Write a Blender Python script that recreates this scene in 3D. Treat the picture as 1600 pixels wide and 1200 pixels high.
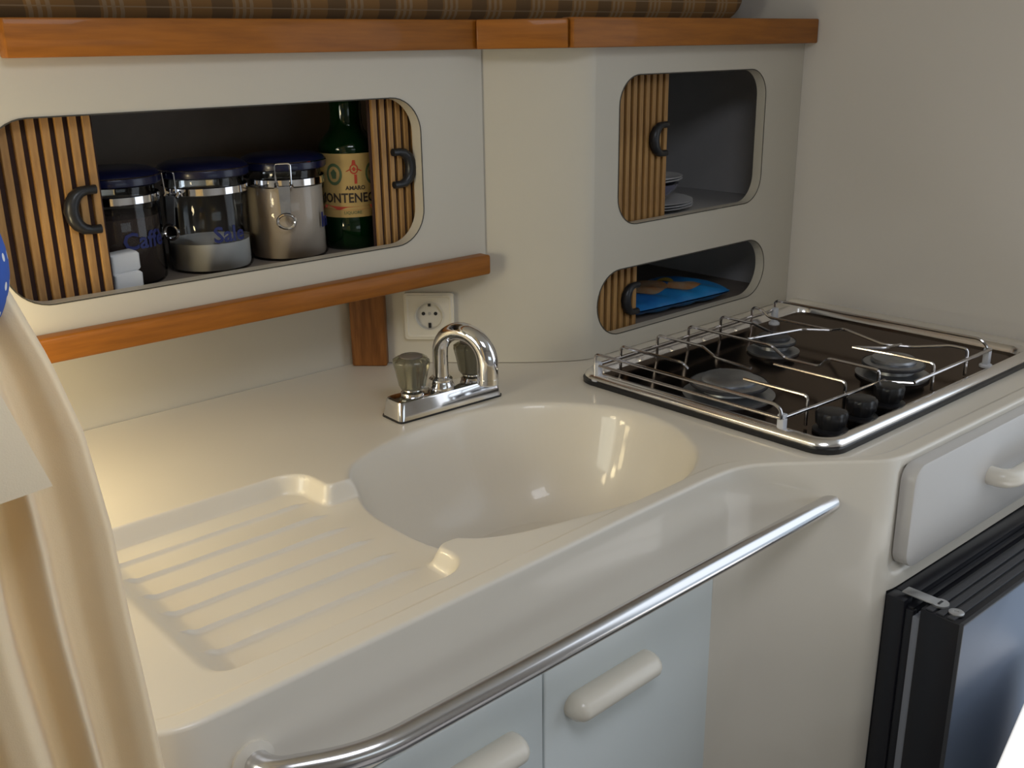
import bpy, bmesh, math, random
import numpy as np
from mathutils import Vector, Matrix

for o in list(bpy.data.objects): bpy.data.objects.remove(o)
SC = bpy.context.scene
COL = SC.collection
random.seed(7)

# ------------------------------------------------------------------ camera
R0 = Vector((0.7392473, -0.6732863, -0.0141081))
D0 = Vector((-0.2229064, -0.2248683, -0.9485499))
F0 = Vector((0.6354732, 0.7043577, -0.3163131))
cd = bpy.data.cameras.new('camera')
cam = bpy.data.objects.new('camera', cd); COL.objects.link(cam)
mw = Matrix.Identity(4)
for i in range(3):
    mw[i][0] = R0[i]; mw[i][1] = -D0[i]; mw[i][2] = -F0[i]
mw[2][3] = 1.4
cam.matrix_world = mw
cd.sensor_width = 36.0
cd.lens = 1595.97 / 1600 * 36.0
cd.clip_start = 0.02
SC.camera = cam

# ------------------------------------------------------------------ world, light, exposure
w = bpy.data.worlds.new('sky'); SC.world = w; w.use_nodes = True
bg = w.node_tree.nodes['Background']
bg.inputs[0].default_value = (0.72, 0.86, 1.0, 1); bg.inputs[1].default_value = 0.85
SC.view_settings.view_transform = 'Standard'
SC.view_settings.look = 'None'
SC.view_settings.gamma = 1
SC.view_settings.use_curve_mapping = False
SC.view_settings.exposure = 0.0

def area(name, loc, target, sx, sy, power, col):
    l = bpy.data.lights.new(name, 'AREA'); l.shape = 'RECTANGLE'
    l.size = sx; l.size_y = sy; l.energy = power; l.color = col
    o = bpy.data.objects.new(name, l); COL.objects.link(o)
    o.location = loc
    o.rotation_euler = (Vector(target) - Vector(loc)).to_track_quat('-Z', 'Y').to_euler()
    return o
sl = bpy.data.lights.new('sun', 'SUN'); sl.energy = 7.0; sl.angle = 0.01; sl.color = (1, .97, .92)
so = bpy.data.objects.new('sun', sl); COL.objects.link(so)
so.rotation_euler = Vector((-0.60, 0.0, -0.80)).to_track_quat('-Z', 'Y').to_euler()
# daylight through the companionway opening (right), the deck hatch and the saloon window (left); last, an added front fill
area('companionway_daylight', (1.80, -0.16, 1.30), (0.6, 0.25, 1.0), 0.9, 1.1, 2.6, (0.95, 0.97, 1.0))
area('deck_hatch_daylight', (0.35, 0.05, 1.96), (0.45, 0.40, 0.9), 0.55, 0.55, 9.0, (0.84, 0.88, 0.96))
area('saloon_window_daylight', (-1.25, 0.95, 1.40), (1.0, 0.95, 1.0), 0.7, 0.5, 7.6, (0.98, 1.0, 0.86))
area('front_fill', (0.55, -1.22, 1.15), (0.7, 0.7, 0.7), 1.1, 0.35, 1.4, (0.78, 0.92, 1.0))  # added fill from behind the camera to lift apron and doors
def lamp(name, loc, power, col, r):      # warm points left of the frame: the cabin lamp and two added fills
    l = bpy.data.lights.new(name, 'POINT'); l.energy = power; l.color = col; l.shadow_soft_size = r
    o = bpy.data.objects.new(name, l); COL.objects.link(o); o.location = loc
lamp('cabin_lamp', (0.00, 1.02, 1.25), 2.7, (1, .80, .46), 0.05)
lamp('warm_fill', (0.21, 1.14, 1.085), 1.5, (1, .82, .46), 0.03)  # added unseen fill, brightens the lower left panel and trim
lamp('shelf_fill', (0.20, 1.24, 1.03), 0.8, (1, .80, .44), 0.03)  # added unseen fill, lifts the wall below the shelf

# ------------------------------------------------------------------ materials
MATS = {}
def mat(name, col, rough=0.5, metal=0.0, coat=0.0, var=0.0, vscale=6.0, stretch=(1, 1, 1), col2=None, bump=0.0, bscale=80.0, trans=0.0, ior=1.45, spec=0.5, alpha=1.0, sheen=0.0):
    m = bpy.data.materials.new(name); m.use_nodes = True
    nt = m.node_tree; N = nt.nodes; L = nt.links
    b = N['Principled BSDF']
    b.inputs['Base Color'].default_value = (*col, 1)
    b.inputs['Roughness'].default_value = rough
    b.inputs['Metallic'].default_value = metal
    b.inputs['Coat Weight'].default_value = coat
    b.inputs['Coat Roughness'].default_value = 0.05
    b.inputs['Transmission Weight'].default_value = trans
    b.inputs['IOR'].default_value = ior
    b.inputs['Specular IOR Level'].default_value = spec
    b.inputs['Sheen Weight'].default_value = sheen
    tc = N.new('ShaderNodeTexCoord')
    mp = N.new('ShaderNodeMapping'); mp.inputs['Scale'].default_value = stretch
    L.new(tc.outputs['Object'], mp.inputs['Vector'])
    if var > 0 or col2:
        nz = N.new('ShaderNodeTexNoise'); nz.inputs['Scale'].default_value = vscale
        nz.inputs['Detail'].default_value = 6; nz.inputs['Roughness'].default_value = 0.6
        L.new(mp.outputs[0], nz.inputs['Vector'])
        cr = N.new('ShaderNodeValToRGB')
        c2 = col2 if col2 else tuple(c * (1 - var) for c in col)
        cr.color_ramp.elements[0].position = 0.36; cr.color_ramp.elements[0].color = (*c2, 1)
        cr.color_ramp.elements[1].position = 0.62; cr.color_ramp.elements[1].color = (*col, 1)
        L.new(nz.outputs['Fac'], cr.inputs[0]); L.new(cr.outputs[0], b.inputs['Base Color'])
    if bump > 0:
        nb = N.new('ShaderNodeTexNoise'); nb.inputs['Scale'].default_value = bscale; nb.inputs['Detail'].default_value = 3
        L.new(mp.outputs[0], nb.inputs['Vector'])
        bp = N.new('ShaderNodeBump'); bp.inputs['Strength'].default_value = bump; bp.inputs['Distance'].default_value = 0.002
        L.new(nb.outputs['Fac'], bp.inputs['Height']); L.new(bp.outputs[0], b.inputs['Normal'])
    MATS[name] = m
    return m

mat('gelcoat', (0.72, 0.665, 0.575), 0.34, coat=0.30, var=0.03, vscale=3)
mat('panel_cream', (0.55, 0.512, 0.435), 0.42, var=0.03, vscale=2.5, bump=0.03, bscale=300)
mat('wall_vinyl', (0.60, 0.565, 0.53), 0.55, var=0.03, vscale=2, bump=0.06, bscale=500)
mat('door_white', (0.66, 0.70, 0.70), 0.33, var=0.02)
mat('drawer_white', (0.56, 0.535, 0.51), 0.35, var=0.02)
mat('handle_cream', (0.74, 0.69, 0.60), 0.25, coat=0.2)
mat('teak', (0.33, 0.112, 0.011), 0.5, spec=0.3, col2=(0.24, 0.080, 0.008), vscale=7, stretch=(1.2, 12, 14), coat=0.1)
mat('teak_light', (0.48, 0.25, 0.09), 0.32, col2=(0.27, 0.11, 0.03), vscale=8, stretch=(1.5, 12, 14), coat=0.3)
mat('teak_post', (0.24, 0.095, 0.025), 0.5, spec=0.3, col2=(0.14, 0.05, 0.012), vscale=9, stretch=(14, 14, 1.2))
mat('slat_oak', (0.42, 0.235, 0.080), 0.55, col2=(0.27, 0.140, 0.045), vscale=9, stretch=(12, 12, 1.4))
mat('slat_backing', (0.035, 0.015, 0.012), 0.8)
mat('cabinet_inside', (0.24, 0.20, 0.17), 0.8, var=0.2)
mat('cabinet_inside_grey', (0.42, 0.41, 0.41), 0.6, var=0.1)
mat('black_plastic', (0.012, 0.012, 0.014), 0.35)
mat('black_gloss', (0.010, 0.010, 0.013), 0.18)
mat('pull_dark', (0.013, 0.014, 0.017), 0.35)
mat('chrome', (0.78, 0.78, 0.80), 0.07, metal=1.0)
mat('rail_steel', (0.66, 0.65, 0.66), 0.20, metal=1.0)
mat('hob_steel', (0.24, 0.215, 0.20), 0.13, metal=1.0)
MATS['hob_steel'].node_tree.nodes['Principled BSDF'].inputs['Specular Tint'].default_value = (0.40, 0.37, 0.35, 1)
mat('hob_rim', (0.86, 0.84, 0.83), 0.20, metal=1.0)
mat('rack_wire', (0.52, 0.50, 0.50), 0.16, metal=1.0)
mat('burner_alu', (0.34, 0.35, 0.37), 0.36, metal=0.9, var=0.2, vscale=40)
mat('burner_cap', (0.030, 0.030, 0.034), 0.35)
mat('clip_grey', (0.55, 0.56, 0.60), 0.35)
mat('jar_lid', (0.005, 0.007, 0.035), 0.28, coat=0.2)
mat('salt', (0.72, 0.70, 0.68), 0.9, bump=0.2, bscale=900)
mat('sugar', (0.62, 0.52, 0.43), 0.9, var=0.1, bump=0.2, bscale=900)
mat('coffee', (0.05, 0.03, 0.022), 0.8, bump=0.4, bscale=500)
mat('print_blue', (0.015, 0.022, 0.12), 0.5)
mat('bottle_green', (0.006, 0.055, 0.012), 0.07, trans=0.75, ior=1.5)
mat('bottle_dark', (0.006, 0.012, 0.006), 0.08)
mat('paper_label', (0.52, 0.36, 0.13), 0.6, var=0.1, vscale=20)
mat('print_black', (0.03, 0.02, 0.015), 0.6)
mat('print_red', (0.45, 0.05, 0.02), 0.6)
mat('print_green', (0.08, 0.13, 0.06), 0.6)
mat('napkin', (0.72, 0.74, 0.76), 0.8, var=0.05)
mat('china', (0.72, 0.72, 0.74), 0.18, coat=0.3)
mat('china_dark', (0.10, 0.10, 0.16), 0.2, coat=0.3)
mat('packet_blue', (0.02, 0.22, 0.52), 0.3, col2=(0.015, 0.11, 0.36), vscale=9)
mat('packet_print', (0.42, 0.20, 0.08), 0.4, col2=(0.42, 0.32, 0.22), vscale=26)
mat('packet_yellow', (0.50, 0.36, 0.06), 0.4)
mat('fridge_black', (0.012, 0.012, 0.016), 0.32)
mat('fridge_top', (0.045, 0.046, 0.052), 0.45)
mat('fridge_panel', (0.11, 0.14, 0.20), 0.42, spec=0.5)
mat('gasket', (0.22, 0.23, 0.26), 0.5)
mat('line_dark', (0.05, 0.045, 0.035), 0.6)
mat('hinge_steel', (0.5, 0.5, 0.5), 0.35, metal=0.8)
mat('socket_plastic', (0.66, 0.62, 0.53), 0.35)
mat('socket_inner', (0.60, 0.57, 0.50), 0.4)
mat('acrylic', (0.26, 0.245, 0.18), 0.10, trans=0.7, ior=1.4)
mat('acrylic_cap', (0.16, 0.14, 0.12), 0.25)
mat('curtain', (0.86, 0.74, 0.54), 0.9, var=0.05, vscale=5, bump=0.12, bscale=900, sheen=0.2)
mat('white_step', (0.85, 0.86, 0.88), 0.4)
mat('floor_carpet', (0.19, 0.185, 0.19), 0.9, col2=(0.14, 0.14, 0.145), vscale=40)
mat('headliner', (0.55, 0.52, 0.46), 0.8, bump=0.1, bscale=200)
mat('ledge_grey', (0.34, 0.32, 0.28), 0.7)

def glass_mat():
    m = bpy.data.materials.new('jar_glass'); m.use_nodes = True
    nt = m.node_tree; nt.nodes.clear()
    out = nt.nodes.new('ShaderNodeOutputMaterial'); mx = nt.nodes.new('ShaderNodeMixShader')
    fr = nt.nodes.new('ShaderNodeFresnel'); fr.inputs[0].default_value = 1.45
    tr = nt.nodes.new('ShaderNodeBsdfTransparent'); tr.inputs[0].default_value = (0.93, 0.95, 0.95, 1)
    gl = nt.nodes.new('ShaderNodeBsdfGlossy'); gl.inputs['Roughness'].default_value = 0.05
    nt.links.new(fr.outputs[0], mx.inputs[0]); nt.links.new(tr.outputs[0], mx.inputs[1]); nt.links.new(gl.outputs[0], mx.inputs[2])
    nt.links.new(mx.outputs[0], out.inputs[0]); MATS['jar_glass'] = m
glass_mat()

def curtain_mat():      # thin cloth: part of the light passes through
    m = MATS['curtain']; nt = m.node_tree; b = nt.nodes['Principled BSDF']; out = nt.nodes['Material Output']
    tl = nt.nodes.new('ShaderNodeBsdfTranslucent'); tl.inputs[0].default_value = (0.66, 0.50, 0.29, 1)
    mx = nt.nodes.new('ShaderNodeMixShader'); mx.inputs[0].default_value = 0.20
    nt.links.new(b.outputs[0], mx.inputs[1]); nt.links.new(tl.outputs[0], mx.inputs[2]); nt.links.new(mx.outputs[0], out.inputs[0])
curtain_mat()

def dots_mat():      # blue cloth with white woven dots, laid out on the band's own UV
    m = bpy.data.materials.new('dotted_cloth'); m.use_nodes = True
    nt = m.node_tree; N = nt.nodes; L = nt.links; b = N['Principled BSDF']; b.inputs['Roughness'].default_value = 0.85
    uv = N.new('ShaderNodeUVMap')
    fr = N.new('ShaderNodeVectorMath'); fr.operation = 'FRACTION'
    sb = N.new('ShaderNodeVectorMath'); sb.operation = 'SUBTRACT'; sb.inputs[1].default_value = (.5, .5, 0)
    ln = N.new('ShaderNodeVectorMath'); ln.operation = 'LENGTH'
    lt = N.new('ShaderNodeMath'); lt.operation = 'LESS_THAN'; lt.inputs[1].default_value = 0.15
    mx = N.new('ShaderNodeMix'); mx.data_type = 'RGBA'
    mx.inputs[6].default_value = (0.035, 0.10, 0.42, 1); mx.inputs[7].default_value = (0.75, 0.75, 0.72, 1)
    L.new(uv.outputs[0], fr.inputs[0]); L.new(fr.outputs[0], sb.inputs[0]); L.new(sb.outputs[0], ln.inputs[0])
    L.new(ln.outputs['Value'], lt.inputs[0]); L.new(lt.outputs[0], mx.inputs[0]); L.new(mx.outputs[2], b.inputs['Base Color'])
    MATS['dotted_cloth'] = m
dots_mat()

def plaid_mat():
    m = bpy.data.materials.new('plaid_cloth'); m.use_nodes = True
    nt = m.node_tree; N = nt.nodes; L = nt.links; b = N['Principled BSDF']; b.inputs['Roughness'].default_value = 0.9
    uv = N.new('ShaderNodeUVMap'); sp = N.new('ShaderNodeSeparateXYZ'); L.new(uv.outputs[0], sp.inputs[0])
    def line(src, offs, width):
        a = N.new('ShaderNodeMath'); a.operation = 'ADD'; a.inputs[1].default_value = offs; L.new(src, a.inputs[0])
        f = N.new('ShaderNodeMath'); f.operation = 'FRACT'; L.new(a.outputs[0], f.inputs[0])
        l = N.new('ShaderNodeMath'); l.operation = 'LESS_THAN'; l.inputs[1].default_value = width; L.new(f.outputs[0], l.inputs[0])
        return l.outputs[0]
    def add(a, c):
        n = N.new('ShaderNodeMath'); n.operation = 'MAXIMUM'; L.new(a, n.inputs[0]); L.new(c, n.inputs[1]); return n.outputs[0]
    thin = add(add(line(sp.outputs[0], 0, .06), line(sp.outputs[0], .12, .06)), line(sp.outputs[0], .24, .06))
    thin = add(thin, line(sp.outputs[1], 0, .10))
    wide = line(sp.outputs[0], .62, .34)
    m1 = N.new('ShaderNodeMix'); m1.data_type = 'RGBA'; m1.inputs[6].default_value = (0.27, 0.135, 0.042, 1); m1.inputs[7].default_value = (0.16, 0.088, 0.036, 1)
    L.new(wide, m1.inputs[0])
    m2 = N.new('ShaderNodeMix'); m2.data_type = 'RGBA'; m2.inputs[7].default_value = (0.36, 0.26, 0.16, 1)
    mu = N.new('ShaderNodeMath'); mu.operation = 'MULTIPLY'; mu.inputs[1].default_value = .6; L.new(thin, mu.inputs[0])
    L.new(mu.outputs[0], m2.inputs[0]); L.new(m1.outputs[2], m2.inputs[6]); L.new(m2.outputs[2], b.inputs['Base Color'])
    MATS['plaid_cloth'] = m
plaid_mat()

# ------------------------------------------------------------------ object helpers
WO = {}            # world origin of every object
def tag(o, label=None, cat=None, group=None, kind=None):
    if label: o['label'] = label
    if cat: o['category'] = cat
    if group: o['group'] = group
    if kind: o['kind'] = kind
    return o
def thing(name, label, cat, loc, group=None):
    o = bpy.data.objects.new(name, None); COL.objects.link(o); o.empty_display_size = 0.05
    o.location = loc; WO[o] = Vector(loc)
    return tag(o, label, cat, group)
def obj(name, geo, m, parent=None, smooth=True, origin=None, angle=40):
    V, Fc = geo
    V = np.asarray(V, float)
    c = Vector(origin) if origin is not None else Vector(((V.min(0) + V.max(0)) / 2).tolist())
    me = bpy.data.meshes.new(name)
    me.from_pydata((V - np.array(c)).tolist(), [], [list(map(int, f)) for f in Fc])
    me.validate(); me.update()
    if smooth:
        me.polygons.foreach_set('use_smooth', [True] * len(me.polygons))
        me.set_sharp_from_angle(angle=math.radians(angle))
    me.materials.append(MATS[m])
    o = bpy.data.objects.new(name, me); COL.objects.link(o)
    WO[o] = c
    if parent:
        o.parent = parent; o.location = c - WO[parent]
    else:
        o.location = c
    return o
def dup(o, name, loc, parent):       # same mesh, placed with its origin at world loc
    c = o.copy(); COL.objects.link(c); c.name = name
    WO[c] = Vector(loc); c.parent = parent; c.location = Vector(loc) - WO[parent]
    return c
def merge(*gs):
    V = []; Fc = []
    for v, f in gs:
        n = len(V); V += [tuple(p) for p in v]; Fc += [[i + n for i in q] for q in f]
    return V, Fc
def move(g, d=(0, 0, 0), rz=0.0, pivot=(0, 0, 0), rx=0.0, ry=0.0):
    M = Matrix.Translation(Vector(d)) @ Matrix.Translation(Vector(pivot)) @ Matrix.Rotation(rz, 4, 'Z') @ Matrix.Rotation(ry, 4, 'Y') @ Matrix.Rotation(rx, 4, 'X') @ Matrix.Translation(-Vector(pivot))
    return [tuple(M @ Vector(p)) for p in g[0]], g[1]
def from_bm(bm):
    bm.verts.index_update()
    V = [tuple(v.co) for v in bm.verts]; Fc = [[v.index for v in f.verts] for f in bm.faces]
    bm.free(); return V, Fc
def box(x0, x1, y0, y1, z0, z1, b=0.0, seg=2):
    bm = bmesh.new(); bmesh.ops.create_cube(bm, size=1)
    for v in bm.verts:
        v.co = Vector(((x0 + x1) / 2 + v.co.x * (x1 - x0), (y0 + y1) / 2 + v.co.y * (y1 - y0), (z0 + z1) / 2 + v.co.z * (z1 - z0)))
    if b > 0: bmesh.ops.bevel(bm, geom=bm.edges[:], offset=b, segments=seg, affect='EDGES', profile=.5)
    return from_bm(bm)
def lathe(prof, c=(0, 0, 0), seg=32, close=True):
    V = []; Fc = []; n = len(prof)
    for k in range(seg):
        a = 2 * math.pi * k / seg
        for r, z in prof: V.append((c[0] + r * math.cos(a), c[1] + r * math.sin(a), c[2] + z))
    for k in range(seg):
        k2 = (k + 1) % seg
        for i in range(n - 1): Fc.append([k * n + i, k2 * n + i, k2 * n + i + 1, k * n + i + 1])
    if close:
        if prof[0][0] > 1e-5: Fc.append([k * n for k in range(seg)][::-1])
        if prof[-1][0] > 1e-5: Fc.append([k * n + n - 1 for k in range(seg)])
    return V, Fc
def smooth_path(pts, r, n=5):
    pts = [Vector(p) for p in pts]; out = [pts[0]]
    for i in range(1, len(pts) - 1):
        a, b, c = pts[i - 1], pts[i], pts[i + 1]
        d = min(r, (a - b).length * .48, (c - b).length * .48)
        p0 = b + (a - b).normalized() * d; p1 = b + (c - b).normalized() * d
        for k in range(n + 1):
            t = k / n; out.append(p0 * (1 - t) ** 2 + b * 2 * t * (1 - t) + p1 * t * t)
    out.append(pts[-1]); return out
def tube(pts, r, seg=8, fillet=0.0, caps=True, n=5):
    P = smooth_path(pts, fillet, n) if fillet > 0 else [Vector(p) for p in pts]
    V = []; Fc = []; up = None
    rr = r if isinstance(r, (list, tuple)) else [r] * len(P)
    for i, p in enumerate(P):
        t = (P[min(i + 1, len(P) - 1)] - P[max(i - 1, 0)]).normalized()
        if up is None:
            up = t.orthogonal().normalized()
        up = (up - t * up.dot(t)).normalized(); s = t.cross(up)
        for k in range(seg):
            a = 2 * math.pi * k / seg; V.append(tuple(p + (up * math.cos(a) + s * math.sin(a)) * rr[i]))
    for i in range(len(P) - 1):
        for k in range(seg):
            k2 = (k + 1) % seg; Fc.append([i * seg + k, i * seg + k2, (i + 1) * seg + k2, (i + 1) * seg + k])
    if caps:
        Fc.append(list(range(seg))[::-1]); Fc.append([(len(P) - 1) * seg + k for k in range(seg)])
    return V, Fc
def rrect(x0, x1, y0, y1, r, n=8):     # CCW rounded rectangle
    out = []
    for cx, cy, a0 in ((x1 - r, y0 + r, -90), (x1 - r, y1 - r, 0), (x0 + r, y1 - r, 90), (x0 + r, y0 + r, 180)):
        for k in range(n + 1):
            a = math.radians(a0 + 90 * k / n); out.append((cx + r * math.cos(a), cy + r * math.sin(a)))
    return out
def prism(outl, t, f):                # outline (u,v) extruded 0..t, placed by f(u,v,w)
    n = len(outl); V = [f(u, v, 0) for u, v in outl] + [f(u, v, t) for u, v in outl]
    Fc = [list(range(n))[::-1], [n + i for i in range(n)]] + [[i, (i + 1) % n, n + (i + 1) % n, n + i] for i in range(n)]
    return V, Fc
def rings(outls):                      # list of equal-length closed loops of 3D points
    V = [p for o in outls for p in o]; n = len(outls[0]); Fc = []
    for j in range(len(outls) - 1):
        for i in range(n): Fc.append([j * n + i, j * n + (i + 1) % n, (j + 1) * n + (i + 1) % n, (j + 1) * n + i])
    return V, Fc
def rpanel(outl, t, f, b=0.002):       # rounded-edge panel: front at w=0, back at w=t; inset loops by scaling towards the inside normal
    n = len(outl)
    def inset(d):
        res = []
        for i in range(n):
            a = Vector(outl[i - 1]); c = Vector(outl[(i + 1) % n]); tv = (c - a).normalized(); res.append((outl[i][0] - tv.y * d, outl[i][1] + tv.x * d))
        return res
    L = [[f(u, v, 0) for u, v in inset(b)], [f(u, v, b * .3) for u, v in inset(b * .3)], [f(u, v, b) for u, v in outl], [f(u, v, t) for u, v in outl]]
    V, Fc = rings(L)
    Fc.append(list(range(n))[::-1]); Fc.append([3 * n + i for i in range(n)])
    return V, Fc
def holed_panel(outer, holes, t, f):   # flat panel with real cut-outs (2D curve fill), mapped by f(u,v,w)
    cu = bpy.data.curves.new('tmp', 'CURVE'); cu.dimensions = '2D'; cu.fill_mode = 'BOTH'; cu.extrude = t / 2
    for loop in [outer] + holes:
        s = cu.splines.new('POLY'); s.points.add(len(loop) - 1)
        for p, (u, v) in zip(s.points, loop): p.co = (u, v, 0, 1)
        s.use_cyclic_u = True
    o = bpy.data.objects.new('tmp', cu); COL.objects.link(o)
    dg = bpy.context.evaluated_depsgraph_get(); me = bpy.data.meshes.new_from_object(o.evaluated_get(dg))
    V = [f(v.co.x, v.co.y, v.co.z + t / 2) for v in me.vertices]; Fc = [list(p.vertices) for p in me.polygons]
    bpy.data.objects.remove(o); bpy.data.curves.remove(cu); bpy.data.meshes.remove(me)
    return V, Fc
def text_geo(body, size, extrude, f, align='CENTER', bold=0.0, sx=1.0):
    cu = bpy.data.curves.new('tmp', 'FONT'); cu.body = body; cu.size = size; cu.align_x = align; cu.extrude = extrude; cu.offset = bold; cu.resolution_u = 2
    o = bpy.data.objects.new('tmp', cu); COL.objects.link(o)
    dg = bpy.context.evaluated_depsgraph_get(); me = bpy.data.meshes.new_from_object(o.evaluated_get(dg))
    V = [f(v.co.x * sx, v.co.y, v.co.z) for v in me.vertices]; Fc = [list(p.vertices) for p in me.polygons]
    bpy.data.objects.remove(o); bpy.data.curves.remove(cu); bpy.data.meshes.remove(me)
    return V, Fc

# ------------------------------------------------------------------ the cabin shell
def struct(name, geo, m, label):
    return tag(obj(name, geo, m, smooth=False), label, None, None, 'structure')
struct('floor', box(-1.4, 2.2, -1.3, 1.6, -0.04, 0.0), 'floor_carpet', 'grey carpeted cabin sole')
struct('ceiling', box(-1.4, 1.80, -1.3, 1.6, 1.98, 2.02), 'headliner', 'cream cabin headliner')
struct('wall_left', box(-1.45, -1.4, -1.3, 1.6, 0, 2.0), 'wall_vinyl', 'cabin bulkhead at far left')
struct('wall_front', box(-1.4, 2.2, -1.35, -1.3, 0, 2.0), 'wall_vinyl', 'opposite cabin side')
struct('wall_back', box(-1.4, 0.93, 1.38, 1.42, 0, 1.085), 'panel_cream', 'cream hull side wall below the shelf trim')
struct('wall_hull', box(-1.4, 1.80, 1.50, 1.54, 1.0, 2.0), 'wall_vinyl', 'hull side above the ledge')
struct('wall_right', box(1.757, 1.80, 0.42, 1.6, 0, 2.0), 'wall_vinyl', 'plain beige wall beside the gas hob')
struct('wall_companionway', box(1.757, 1.80, -1.3, -0.75, 0, 2.0), 'wall_vinyl', 'bulkhead beyond the companionway')

# ------------------------------------------------------------------ moulded galley unit (worktop with sink and drainer, apron, fronts)
def front_y(x):
    px = [0.20, 0.232, 0.245, 0.262, 0.300, 0.50, 0.80, 0.925, 0.968, 0.997, 1.020, 1.050, 1.128, 1.165, 1.80]
    py = [0.70, 0.676, 0.668, 0.664, 0.664, 0.668, 0.6750, 0.6770, 0.6745, 0.6660, 0.6505, 0.6250, 0.5570, 0.5480, 0.5290]
    return np.interp(x, px, py)
fx = np.arange(0.15, 1.85, 0.001); fy = front_y(fx)
ker = np.exp(-0.5 * (np.arange(-24, 25) / 8.0) ** 2); ker /= ker.sum()
fys = np.convolve(np.pad(fy, 24, mode='edge'), ker, 'valid')
def FY(x): return np.interp(x, fx, fys)
def FYp(x): return (FY(x + .002) - FY(x - .002)) / .004

def closed_spline(P, k=10):
    P = np.array(P); n = len(P); out = []
    for i in range(n):
        p0, p1, p2, p3 = P[i - 1], P[i], P[(i + 1) % n], P[(i + 2) % n]
        for t in np.arange(k) / k:
            out.append(.5 * ((2 * p1) + (p2 - p0) * t + (2 * p0 - 5 * p1 + 4 * p2 - p3) * t * t + (3 * p1 - p0 - 3 * p2 + p3) * t ** 3))
    return np.array(out)
SINK = closed_spline([(.600, .86), (.604, .93), (.625, .985), (.665, 1.024), (.766, 1.057), (.875, 1.060), (.970, 1.022), (1.033, .935), (1.040, .845), (1.004, .768), (.960, .727), (.900, .7045), (.82, .7055), (.744, .721), (.668, .741), (.628, .765), (.607, .80)])
def poly_sd(X, Y, P):                  # positive inside
    best = np.full(X.shape, 9.0); ins = np.zeros(X.shape, bool)
    for i in range(len(P)):
        a = P[i - 1]; b = P[i]; d = b - a
        t = np.clip(((X - a[0]) * d[0] + (Y - a[1]) * d[1]) / (d @ d), 0, 1)
        best = np.minimum(best, np.hypot(X - a[0] - t * d[0], Y - a[1] - t * d[1]))
        c = (a[1] > Y) != (b[1] > Y)
        ins ^= c & (X < (b[0] - a[0]) * (Y - a[1]) / (b[1] - a[1] + 1e-12) + a[0])
    return np.where(ins, best, -best)
def rr_sd(X, Y, x0, x1, y0, y1, r):
    qx = np.abs(X - (x0 + x1) / 2) - (x1 - x0) / 2 + r; qy = np.abs(Y - (y0 + y1) / 2) - (y1 - y0) / 2 + r
    return -(np.hypot(np.maximum(qx, 0), np.maximum(qy, 0)) + np.minimum(np.maximum(qx, qy), 0) - r)
def sstep(a, b, x):
    t = np.clip((x - a) / (b - a), 0, 1); return t * t * (3 - 2 * t)
RIDGES = [1.002, .958, .913, .869, .8245, .779]
def height(X, Y):
    h = np.full(X.shape, 0.9)
    f = FY(X)
    h += 0.0028 * (1 - sstep(.019, .026, Y - f))                      # low raised lip along the front
    h += 0.010 * sstep(1.728, 1.738, X) * (1 - sstep(1.095, 1.108, Y))                               # upstand at the right wall
    m = (X < 1.08) & (Y < 1.09)
    x = X[m]; y = Y[m]
    # drainer
    k = .012
    a = rr_sd(x, y, .294, .588, .714, 1.052, .036); b = rr_sd(x, y, .50, .68, .772, .985, .012)
    hh = np.clip(.5 + .5 * (a - b) / k, 0, 1); sd = b + (a - b) * hh + k * hh * (1 - hh)
    dep = .023 * sstep(-.001, .011, sd) * sstep(.298, .343, x)
    for yk in RIDGES:
        dep = dep - .0044 * np.exp(-((y - yk) / .0022) ** 2) * sstep(.321, .333, x) * (1 - sstep(.545, .575, x)) * sstep(.003, .02, sd)
    # bowl
    s = poly_sd(x, y, SINK)
    se = .0027 * np.log1p(np.exp(np.clip(s / .0027, -30, 30)))
    t = np.clip(se / .105, 0, 1)
    bowl = .155 * (1 - (1 - t) ** 2.6)
    kk = .006
    q = np.clip(.5 + .5 * (bowl - dep) / kk, 0, 1)
    d = dep + (bowl - dep) * q + kk * q * (1 - q) * (bowl > .0005) * (dep > .0005)
    h[m] -= d
    return h

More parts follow.
